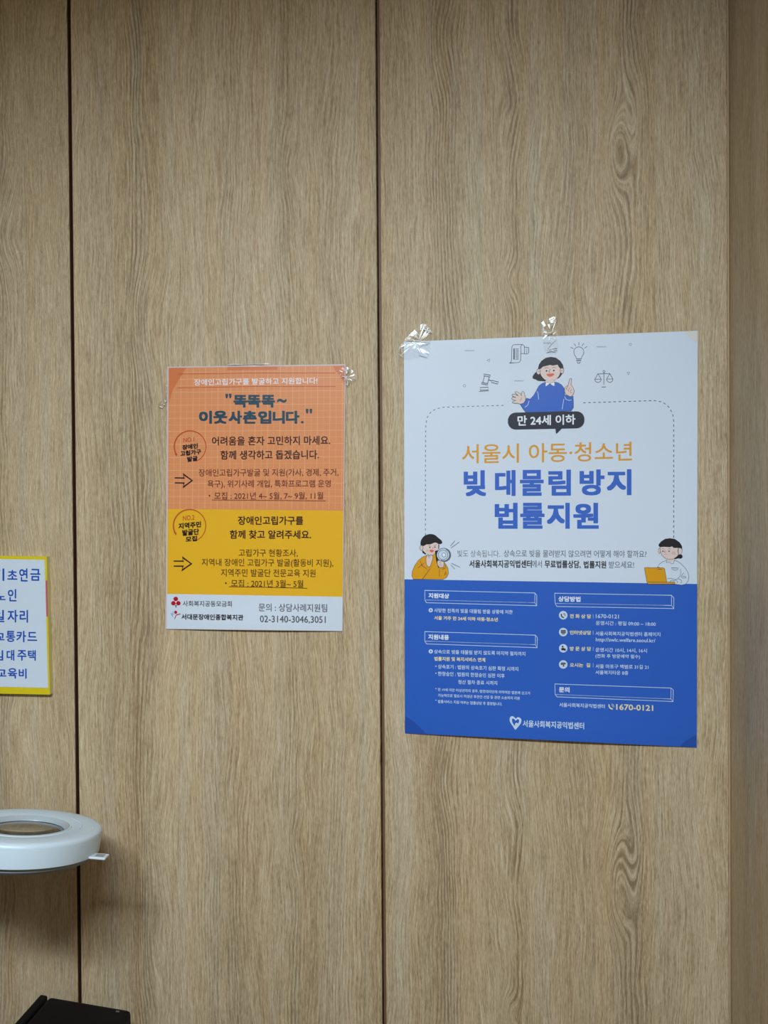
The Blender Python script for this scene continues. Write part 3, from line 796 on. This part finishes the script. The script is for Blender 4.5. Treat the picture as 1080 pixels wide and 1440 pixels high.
for q in ((46, 1262), (52, 1280), (66, 1245), (62, 1290), (70, 1268), (58, 1268)): T.ell(*q, 5, 5, L_bl)
T.part = 'round_badge'
T.auto = False; T.arc(253, 274, 182, -68, 213, 1.3, L_ring, 40, taper=(0.75, 1.5)); T.fill([(76, 352), (104, 350), (102, 382)], L_ring)
T.text('NO.2', 178, 308, 164, 220, L_ring, 0.1, slope=-0.1)
T.text('지역주민', 127, 383, 246, 316, L_bk, 0.42, yr=222); T.text('발굴단', 170, 360, 320, 390, L_bk, 0.42, yr=303); T.text('모집', 208, 337, 397, 460, L_bk, 0.42, yr=384)
T.part = 'round_badge|1'
T.frame(235, 590, 14.4)
T.arc(465, 548, 320, -68, 213, 1.3, L_ring, 40, taper=(0.75, 1.5)); T.fill([(150, 695), (200, 690), (192, 742)], L_ring)
T.text('NO.1', 330, 548, 372, 462, L_ring, 0.1, slope=-0.1)
T.text('장애인', 305, 625, 512, 620, L_bk, 0.42, yr=475); T.text('고립가구', 265, 690, 638, 748, L_bk, 0.42, yr=592); T.text('발굴', 405, 620, 752, 860, L_bk, 0.42, yr=728)
T.part = 'arrow'
T.stroke([(155, 1180), (345, 1184), (325, 1105), (508, 1235), (325, 1370), (345, 1284), (155, 1282)], 1.7, L_bk)
T.frame(235, 705, 8); T.part = 'arrow|1'
T.stroke([(74, 672), (182, 673), (172, 630), (273, 702), (165, 776), (180, 729), (74, 729)], 1.7, L_bk)
T.frame()
T.finish(p1); inv(p1)

# ------------------------------------------------------------------ yellow framed hand-lettered sign at the left
sign = empty('sign', W(-10, 975, 0.003))
tag(sign, 'yellow edged board with blue hand lettering on white paper at left', 'sign')
y_m = mat('yellow_board', (224, 200, 20), 0.5); y_side = mat('pale_board_edge', (206, 196, 130), 0.6)
HB = 0.0085
def slab(name, pts, h0, h1_, mats, parent, bevel=0.0):
    bm = bmesh.new()
    f = [bm.verts.new(W(x, y, h1_)) for x, y in pts]
    b = [bm.verts.new(v.co + Vector((0, h1_ - h0, 0))) for v in f]
    bm.faces.new(f); bm.faces.new(b[::-1])
    n = len(pts)
    for i in range(n):
        q = bm.faces.new((f[(i + 1) % n], f[i], b[i], b[(i + 1) % n])); q.material_index = len(mats) - 1
    bmesh.ops.recalc_face_normals(bm, faces=bm.faces[:])
    if bevel: bmesh.ops.bevel(bm, geom=[e for e in bm.edges], offset=bevel, segments=1, affect='EDGES')
    return new_obj(name, bm, mats, parent)
slab('board', [(-150, 779.5), (65.6, 782.8), (70.2, 976.8), (-150, 972.4)], 0.0003, HB, [y_m, y_side], sign)
hb = lambda x, y: HB + 0.0004
sheet_mesh('paper_sheet', ((-142, 784), (62.6, 787.2), (67.6, 967.3), (-142, 963)), hb, [mat('sign_white_paper', (0.66, 0.73, 0.82), 0.5, 0.3, linear=True)], [(1, 1, 6, 0)], 6, sign)
G = Sheet(hb, lambda y: 0.016)
blue_pen = mat('blue_marker', (10, 78, 178), 0.5)
G.part = 'pink_strip'; G.fill([(64.2, 816.3), (66.3, 816.4), (67.3, 867), (65.3, 867)], mat('pink_edge', (204, 70, 130), 0.5), lay=-3)
G.auto = False
G.frame(0, 770, 6.5417)
def hand(rows):
    for (t, x0, x1, y0, y1) in rows:
        G.part = 'lettering|%d' % (y0 // 80)
        G.text(t, x0, x1, y0, y1, blue_pen, 0.42, slope=0.02)
hand([('기', -70, 40, 190, 305), ('초', 68, 160, 205, 295), ('연', 176, 255, 190, 312), ('금', 278, 372, 195, 305),
      ('노', -40, 52, 415, 482), ('인', 72, 152, 380, 495), ('일', -62, 40, 572, 685), ('자', 68, 165, 572, 688), ('리', 180, 258, 572, 690),
      ('교', -48, 42, 785, 852), ('통', 56, 140, 765, 868), ('카', 150, 240, 765, 870), ('드', 252, 342, 775, 858),
      ('임', -58, 30, 942, 1038), ('대', 60, 132, 940, 1040), ('주', 158, 245, 942, 1040), ('택', 256, 330, 942, 1040),
      ('교', -45, 60, 1120, 1185), ('육', 70, 158, 1108, 1205), ('비', 172, 245, 1112, 1205)])
G.frame(); G.finish(sign); inv(sign)

# ------------------------------------------------------------------ clear crinkled tape
def tape_material():
    m = bpy.data.materials.new('clear_tape'); m.use_nodes = True; nt = m.node_tree; N = nt.nodes
    for n in list(N):
        if n.type != 'OUTPUT_MATERIAL': N.remove(n)
    out = [n for n in N if n.type == 'OUTPUT_MATERIAL'][0]
    t = N.new('ShaderNodeBsdfTransparent'); t.inputs[0].default_value = (0.97, 0.97, 0.97, 1)
    g = N.new('ShaderNodeBsdfGlossy'); g.inputs['Roughness'].default_value = 0.18; g.inputs[0].default_value = (1, 1, 1, 1)
    mx = N.new('ShaderNodeMixShader'); mx.inputs[0].default_value = 0.05
    nt.links.new(t.outputs[0], mx.inputs[1]); nt.links.new(g.outputs[0], mx.inputs[2]); nt.links.new(mx.outputs[0], out.inputs[0])
    return m
tape_m = tape_material()
crease_glint_m = mat('crease_glint_white', (240, 244, 248), 0.2, 0.8, coat=0.5)  # white of the highlights, painted onto the tape folds
def tape(label, outline, crease_glints, h, seed, base=None):
    t = empty('clear_tape', W(outline[0][0], outline[0][1], h))
    tag(t, label, 'tape')
    rnd = random.Random(seed)
    cx = sum(p[0] for p in outline) / len(outline); cy = sum(p[1] for p in outline) / len(outline)
    bm = bmesh.new()
    rim = smooth_pts(outline, True, 3)
    rings = [[bm.verts.new(W(cx + (x - cx) * s, cy + (y - cy) * s, h + 0.0002 + (0.0 if s > .95 else rnd.uniform(0, 0.0008)))) for x, y in rim] for s in (1.0, 0.66, 0.33)]
    c = bm.verts.new(W(cx, cy, h + 0.0004)); n = len(rim)
    for r in (0, 1):
        for i in range(n): bm.faces.new((rings[r][i], rings[r][(i + 1) % n], rings[r + 1][(i + 1) % n], rings[r + 1][i]))
    for i in range(n): bm.faces.new((rings[2][i], rings[2][(i + 1) % n], c))
    new_obj('tape_film', bm, tape_m, t)
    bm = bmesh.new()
    for (pts, w) in crease_glints:                       # each crease is a raised fold of film, its white standing in for highlights
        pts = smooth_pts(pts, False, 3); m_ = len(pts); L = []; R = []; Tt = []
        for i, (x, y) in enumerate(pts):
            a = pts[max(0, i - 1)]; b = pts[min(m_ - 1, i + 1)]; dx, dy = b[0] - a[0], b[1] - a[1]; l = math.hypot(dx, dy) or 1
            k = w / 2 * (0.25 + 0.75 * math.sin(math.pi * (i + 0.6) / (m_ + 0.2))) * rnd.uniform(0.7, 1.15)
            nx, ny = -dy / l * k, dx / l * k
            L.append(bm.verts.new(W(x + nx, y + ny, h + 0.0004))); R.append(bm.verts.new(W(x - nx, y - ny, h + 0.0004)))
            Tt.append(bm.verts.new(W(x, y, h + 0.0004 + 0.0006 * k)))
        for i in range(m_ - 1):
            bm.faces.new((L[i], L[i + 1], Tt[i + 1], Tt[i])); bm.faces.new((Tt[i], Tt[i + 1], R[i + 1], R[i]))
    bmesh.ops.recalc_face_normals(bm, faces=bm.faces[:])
    new_obj('crease_glint', bm, crease_glint_m, t)
    inv(t)
def c3(pts): return [(540 + x / 3.6, 440 + y / 3.6) for x, y in pts]
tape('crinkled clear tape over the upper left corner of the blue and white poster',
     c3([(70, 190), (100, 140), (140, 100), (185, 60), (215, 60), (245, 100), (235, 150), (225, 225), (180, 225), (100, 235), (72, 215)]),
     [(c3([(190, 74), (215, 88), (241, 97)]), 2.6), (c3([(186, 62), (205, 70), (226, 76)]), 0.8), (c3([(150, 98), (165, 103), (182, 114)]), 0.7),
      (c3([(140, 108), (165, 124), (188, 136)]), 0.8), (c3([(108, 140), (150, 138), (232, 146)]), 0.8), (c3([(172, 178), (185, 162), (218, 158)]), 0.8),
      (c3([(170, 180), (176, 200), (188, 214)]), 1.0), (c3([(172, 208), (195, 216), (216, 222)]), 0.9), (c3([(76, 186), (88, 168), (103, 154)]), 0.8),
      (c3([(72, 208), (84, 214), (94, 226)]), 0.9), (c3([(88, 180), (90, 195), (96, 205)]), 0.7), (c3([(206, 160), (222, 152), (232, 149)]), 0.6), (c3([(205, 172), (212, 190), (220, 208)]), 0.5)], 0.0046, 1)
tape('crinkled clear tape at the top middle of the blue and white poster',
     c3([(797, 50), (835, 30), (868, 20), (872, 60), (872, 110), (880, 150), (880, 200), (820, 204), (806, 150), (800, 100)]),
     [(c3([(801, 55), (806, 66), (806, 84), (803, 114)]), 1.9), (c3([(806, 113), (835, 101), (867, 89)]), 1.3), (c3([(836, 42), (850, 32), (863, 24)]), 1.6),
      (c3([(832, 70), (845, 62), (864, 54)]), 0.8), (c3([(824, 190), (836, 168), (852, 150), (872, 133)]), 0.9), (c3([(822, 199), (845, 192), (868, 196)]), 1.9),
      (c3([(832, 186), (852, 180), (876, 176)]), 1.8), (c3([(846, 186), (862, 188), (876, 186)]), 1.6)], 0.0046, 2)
def c4(pts, ox): return [(ox + x / 14.4, 500 + y / 14.4) for x, y in pts]
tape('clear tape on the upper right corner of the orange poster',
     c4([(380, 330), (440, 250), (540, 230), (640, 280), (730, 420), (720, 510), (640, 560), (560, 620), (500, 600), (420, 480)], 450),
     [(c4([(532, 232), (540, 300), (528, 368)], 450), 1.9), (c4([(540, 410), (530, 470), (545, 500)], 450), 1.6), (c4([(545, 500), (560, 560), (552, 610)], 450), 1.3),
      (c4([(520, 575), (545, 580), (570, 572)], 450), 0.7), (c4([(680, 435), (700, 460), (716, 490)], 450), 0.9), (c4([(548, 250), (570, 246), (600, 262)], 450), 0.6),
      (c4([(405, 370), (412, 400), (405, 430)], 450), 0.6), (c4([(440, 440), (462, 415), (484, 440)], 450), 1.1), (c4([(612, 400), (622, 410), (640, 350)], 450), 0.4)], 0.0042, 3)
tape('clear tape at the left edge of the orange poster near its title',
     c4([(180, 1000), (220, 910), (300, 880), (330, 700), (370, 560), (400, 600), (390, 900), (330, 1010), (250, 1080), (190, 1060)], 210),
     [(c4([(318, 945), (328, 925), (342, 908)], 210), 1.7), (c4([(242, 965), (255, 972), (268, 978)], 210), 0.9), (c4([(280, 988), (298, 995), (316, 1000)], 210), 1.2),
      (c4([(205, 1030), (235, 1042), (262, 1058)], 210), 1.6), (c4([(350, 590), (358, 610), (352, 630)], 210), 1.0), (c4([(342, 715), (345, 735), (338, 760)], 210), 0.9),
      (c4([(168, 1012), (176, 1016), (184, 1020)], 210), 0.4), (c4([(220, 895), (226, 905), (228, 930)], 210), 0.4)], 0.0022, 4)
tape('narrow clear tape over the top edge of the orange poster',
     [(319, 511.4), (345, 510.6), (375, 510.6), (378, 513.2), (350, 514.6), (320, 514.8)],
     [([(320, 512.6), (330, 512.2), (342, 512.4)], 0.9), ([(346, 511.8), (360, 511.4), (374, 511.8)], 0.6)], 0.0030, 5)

# ------------------------------------------------------------------ ring magnifier lamp
RC = W(36.3, 1157.7, 0.15)
lamp_root = empty('magnifier_lamp', RC)
tag(lamp_root, 'white ring shaped magnifying lamp with round glass lens, jutting in from the left edge', 'lamp')
l_white = mat('lamp_white_plastic', (0.55, 0.65, 0.72), 0.38, 0.5, linear=True)
l_grey = mat('lamp_grey_diffuser', (128, 136, 142), 0.45); l_rim = mat('lamp_rim_grey', (170, 178, 182), 0.2, 0.7)
glass = mat('lens_glass', (0.98, 1.0, 0.99), 0.02, 0.5, trans=1.0, linear=True)
l_metal = mat('lamp_arm_grey', (150, 154, 158), 0.35, 0.6, metal=0.3)
LS = 0.918
_n = Vector((0.076, 0.207, 1.0)).normalized(); _x = Vector((0, 1, 0)).cross(_n).normalized(); _y = _n.cross(_x)
RM = Matrix.Scale(LS, 4) @ Matrix((_x, _y, _n)).transposed().to_4x4()      # slightly tipped towards the room
RS = 0.1165
def lathe(prof, n=72):
    bm = bmesh.new(); rings = []
    closed = prof[0] == prof[-1]
    P = prof[:-1] if closed else prof
    for i in range(n):
        a = 2 * math.pi * i / n; rings.append([bm.verts.new((r * math.cos(a), r * math.sin(a), z)) for r, z in P])
    m = len(P)
    for i in range(n):
        j = (i + 1) % n
        for k in range(m if closed else m - 1):
            l = (k + 1) % m
            bm.faces.new((rings[i][k], rings[j][k], rings[j][l], rings[i][l]))
    bmesh.ops.remove_doubles(bm, verts=bm.verts[:], dist=1e-6)
    bmesh.ops.recalc_face_normals(bm, faces=bm.faces[:])
    return bm
def lamp_part(name, bm, m, sm=True):
    bm.transform(RM); o = new_obj(name, bm, m, lamp_root, sm)
    return o
R0 = RS
housing = [(0.0625, -0.0045), (0.0655, -0.0030), (0.0680, -0.0030), (0.0692, -0.0042), (0.0712, -0.0034), (0.096, -0.0016), (0.108, -0.0020), (0.1138, -0.0030), (0.1160, -0.0052), (R0 + 0.0004, -0.0090), (R0 - 0.0002, -0.0365),
           (R0 - 0.0022, -0.0380), (0.105, -0.0382), (0.070, -0.037), (0.0625, -0.034), (0.0625, -0.0045)]
def fillet(o):
    mod = o.modifiers.new('smooth_by_angle', 'EDGE_SPLIT'); mod.split_angle = math.radians(40)
fillet(lamp_part('housing', lathe(housing, 96), l_white))
fillet(lamp_part('diffuser', lathe([(0.068, -0.0370), (0.1090, -0.0381), (0.1095, -0.0430), (0.105, -0.0470), (0.072, -0.0460), (0.068, -0.0370)], 80), l_grey))
fillet(lamp_part('lens_rim', lathe([(0.0618, -0.0040), (0.0640, -0.0024), (0.0655, -0.0029), (0.0630, -0.0060), (0.0600, -0.0105), (0.0590, -0.0098), (0.0618, -0.0040)], 80), l_rim))
lens = [(0.0, -0.0062)] + [(0.0598 * math.sin(t * math.pi / 2 / 8) , -0.0062 - 0.0060 * (1 - math.cos(t * math.pi / 2 / 8))) for t in range(1, 9)] + [(0.0598, -0.0140), (0.045, -0.0165), (0.022, -0.0181), (0.0, -0.0185)]
lamp_part('lens', lathe(lens, 64), glass)
# small raised ridge and printed mark on the lid, to the right
bm = bmesh.new()
def face_dir(adeg): # angle in the ring's plane, 0 = picture right
    return math.radians(adeg)
for k in range(14):
    pass
prof = []
vs_prev = None
for k in range(15):
    a = face_dir(16 + 50 * k / 14)
    c, s_ = math.cos(a), math.sin(a)
    row = [bm.verts.new((r * c, r * s_, z)) for r, z in ((0.0830, -0.0028), (0.0840, -0.0012), (0.0850, -0.0027))]
    if vs_prev:
        for q in (0, 1): bm.faces.new((vs_prev[q], vs_prev[q + 1], row[q + 1], row[q]))
    vs_prev = row
lamp_part('lid_ridge', bm, l_white)
bm = bmesh.new()
for (r, a0, a1) in ((0.100, 8, 15), (0.101, 17, 24)):
    pv = None
    for k in range(6):
        a = math.radians(a0 + (a1 - a0) * k / 5); row = [bm.verts.new((q * math.cos(a), q * math.sin(a), -0.0014 - (q - 0.098) * 0.05 + 0.0003)) for q in (r, r + 0.0013)]
        if pv: bm.faces.new((pv[0], pv[1], row[1], row[0]))
        pv = row
lamp_part('printed_mark', bm, mat('mark_white', (240, 244, 246), 0.4), False)
# small flat tab at the right lower rim
bm = bmesh.new()
box(bm, R0 - 0.004, R0 + 0.0215, -0.030, -0.006, -0.0365, -0.0330, 0.0008, 1)
bmesh.ops.rotate(bm, verts=bm.verts[:], cent=(0, 0, 0), matrix=Matrix.Rotation(math.radians(13), 3, 'Z'))
tb = lamp_part('tab', bm, mat('tab_white', (206, 216, 222), 0.4), False); tb['label'] = 'small white tab on the rim'
bm = bmesh.new()
box(bm, R0 + 0.004, R0 + 0.017, -0.026, -0.011, -0.0331, -0.0326)
bmesh.ops.rotate(bm, verts=bm.verts[:], cent=(0, 0, 0), matrix=Matrix.Rotation(math.radians(13), 3, 'Z'))
bm.transform(RM); ins = new_obj('tab_window', bm, mat('tab_grey', (140, 146, 150), 0.4), tb)
# arm and stand (beyond the left edge of the view)
def tube(bm, a, b, r, n=16):
    a, b = Vector(a), Vector(b); d = (b - a).normalized(); up = Vector((0, 0, 1)) if abs(d.z) < 0.9 else Vector((1, 0, 0))
    s = d.cross(up).normalized(); t = s.cross(d)
    A = [bm.verts.new(a + (s * math.cos(2 * math.pi * k / n) + t * math.sin(2 * math.pi * k / n)) * r) for k in range(n)]
    B = [bm.verts.new(b + (s * math.cos(2 * math.pi * k / n) + t * math.sin(2 * math.pi * k / n)) * r) for k in range(n)]
    for k in range(n): bm.faces.new((A[k], A[(k + 1) % n], B[(k + 1) % n], B[k]))
    bm.faces.new(A[::-1]); bm.faces.new(B)
DESK = 0.735
arm_end = (RM @ Vector((-R0 - 0.30, 0.01, -0.026)))
bm = bmesh.new(); tube(bm, RM @ Vector((-R0 + 0.004, 0, -0.026)), arm_end, 0.010); new_obj('arm', bm, l_metal, lamp_root, False)
bm = bmesh.new(); box(bm, -R0 - 0.10, -R0 + 0.006, -0.085, 0.045, -0.038, -0.008, 0.006, 2); bmesh.ops.recalc_face_normals(bm, faces=bm.faces[:]); lamp_part('shadow_block', bm, l_white, False)  # block added out of view to deepen the lamp's shadow at left
base_z = DESK - RC.z
bm = bmesh.new(); tube(bm, arm_end + Vector((0, 0, 0.03)), Vector((arm_end.x, arm_end.y, base_z + 0.03)), 0.011); new_obj('pole', bm, l_metal, lamp_root, False)
bm = lathe([(0.0, 0.0), (0.10, 0.0), (0.105, 0.006), (0.10, 0.024), (0.03, 0.032), (0.0, 0.032)], 48)
bm.transform(Matrix.Translation(Vector((arm_end.x, arm_end.y, base_z)))); new_obj('base', bm, l_white, lamp_root, True)

# ------------------------------------------------------------------ black case on the desk, lower left corner
black = mat('black_leatherette', (9, 9, 10), 0.6, 0.2, mottle=0.15, mscale=200)
case_top = 0.832
A = Z(57, 1397.2, case_top); B = Z(186, 1419, case_top); Cc = Z(18, 1441, case_top)
ux = (B - A); wlen = ux.length; ux.normalize()
case = empty('case', A, (0, 0, 0)); ang = math.atan2(ux.y, ux.x)
case.location = (A.x, A.y, DESK); case.rotation_euler = (0, 0, ang)
tag(case, 'flat black hinged case lying on the desk in the lower left corner', 'case')
dl = (Cc - A); dl2 = dl - ux * dl.dot(ux)
HH = case_top - DESK
skew = dl.dot(ux) / dl2.length
def skewbox(name, x0, x1, y0, y1, z0, z1, bev, m):
    bm = bmesh.new(); box(bm, x0, x1, y0, y1, z0, z1, bev, 3)
    for v in bm.verts: v.co.x += -v.co.y * skew
    bmesh.ops.recalc_face_normals(bm, faces=bm.faces[:])
    return new_obj(name, bm, m, case)
skewbox('spine', 0.0, 0.0145, -0.235, 0.0, 0.001, HH, 0.0035, black)
skewbox('lid', 0.0165, wlen, -0.235, 0.0, 0.052, HH, 0.0075, black)
skewbox('tray', 0.0165, wlen - 0.002, -0.233, -0.002, 0.001, 0.050, 0.003, black)
bm = bmesh.new(); box(bm, wlen - 0.022, wlen - 0.016, -0.012, -0.009, HH - 0.0001, HH + 0.0004)
new_obj('stud', bm, mat('stud_grey', (90, 92, 94), 0.4), case)

# ------------------------------------------------------------------ desk just under the frame
desk = empty('desk', (-0.95, -0.32, 0)); tag(desk, 'dark brown desk against the panelled wall under the black case', 'desk')
dm = mat('dark_desk', (62, 36, 28), 0.5, mottle=0.1)
def dpart(name, *b):
    o = boxobj(name, *b, dm, desk, 0.002, 1); o.matrix_parent_inverse = Matrix.Translation(-Vector(desk.location)); return o
dpart('desktop', -1.75, -0.42, -0.62, -0.004, DESK - 0.028, DESK)
for lx in (-1.72, -0.49):
    for ly in (-0.60, -0.055): dpart('leg', lx, lx + 0.04, ly, ly + 0.04, 0.0, DESK - 0.028)
bpy.data.objects.remove(_to)
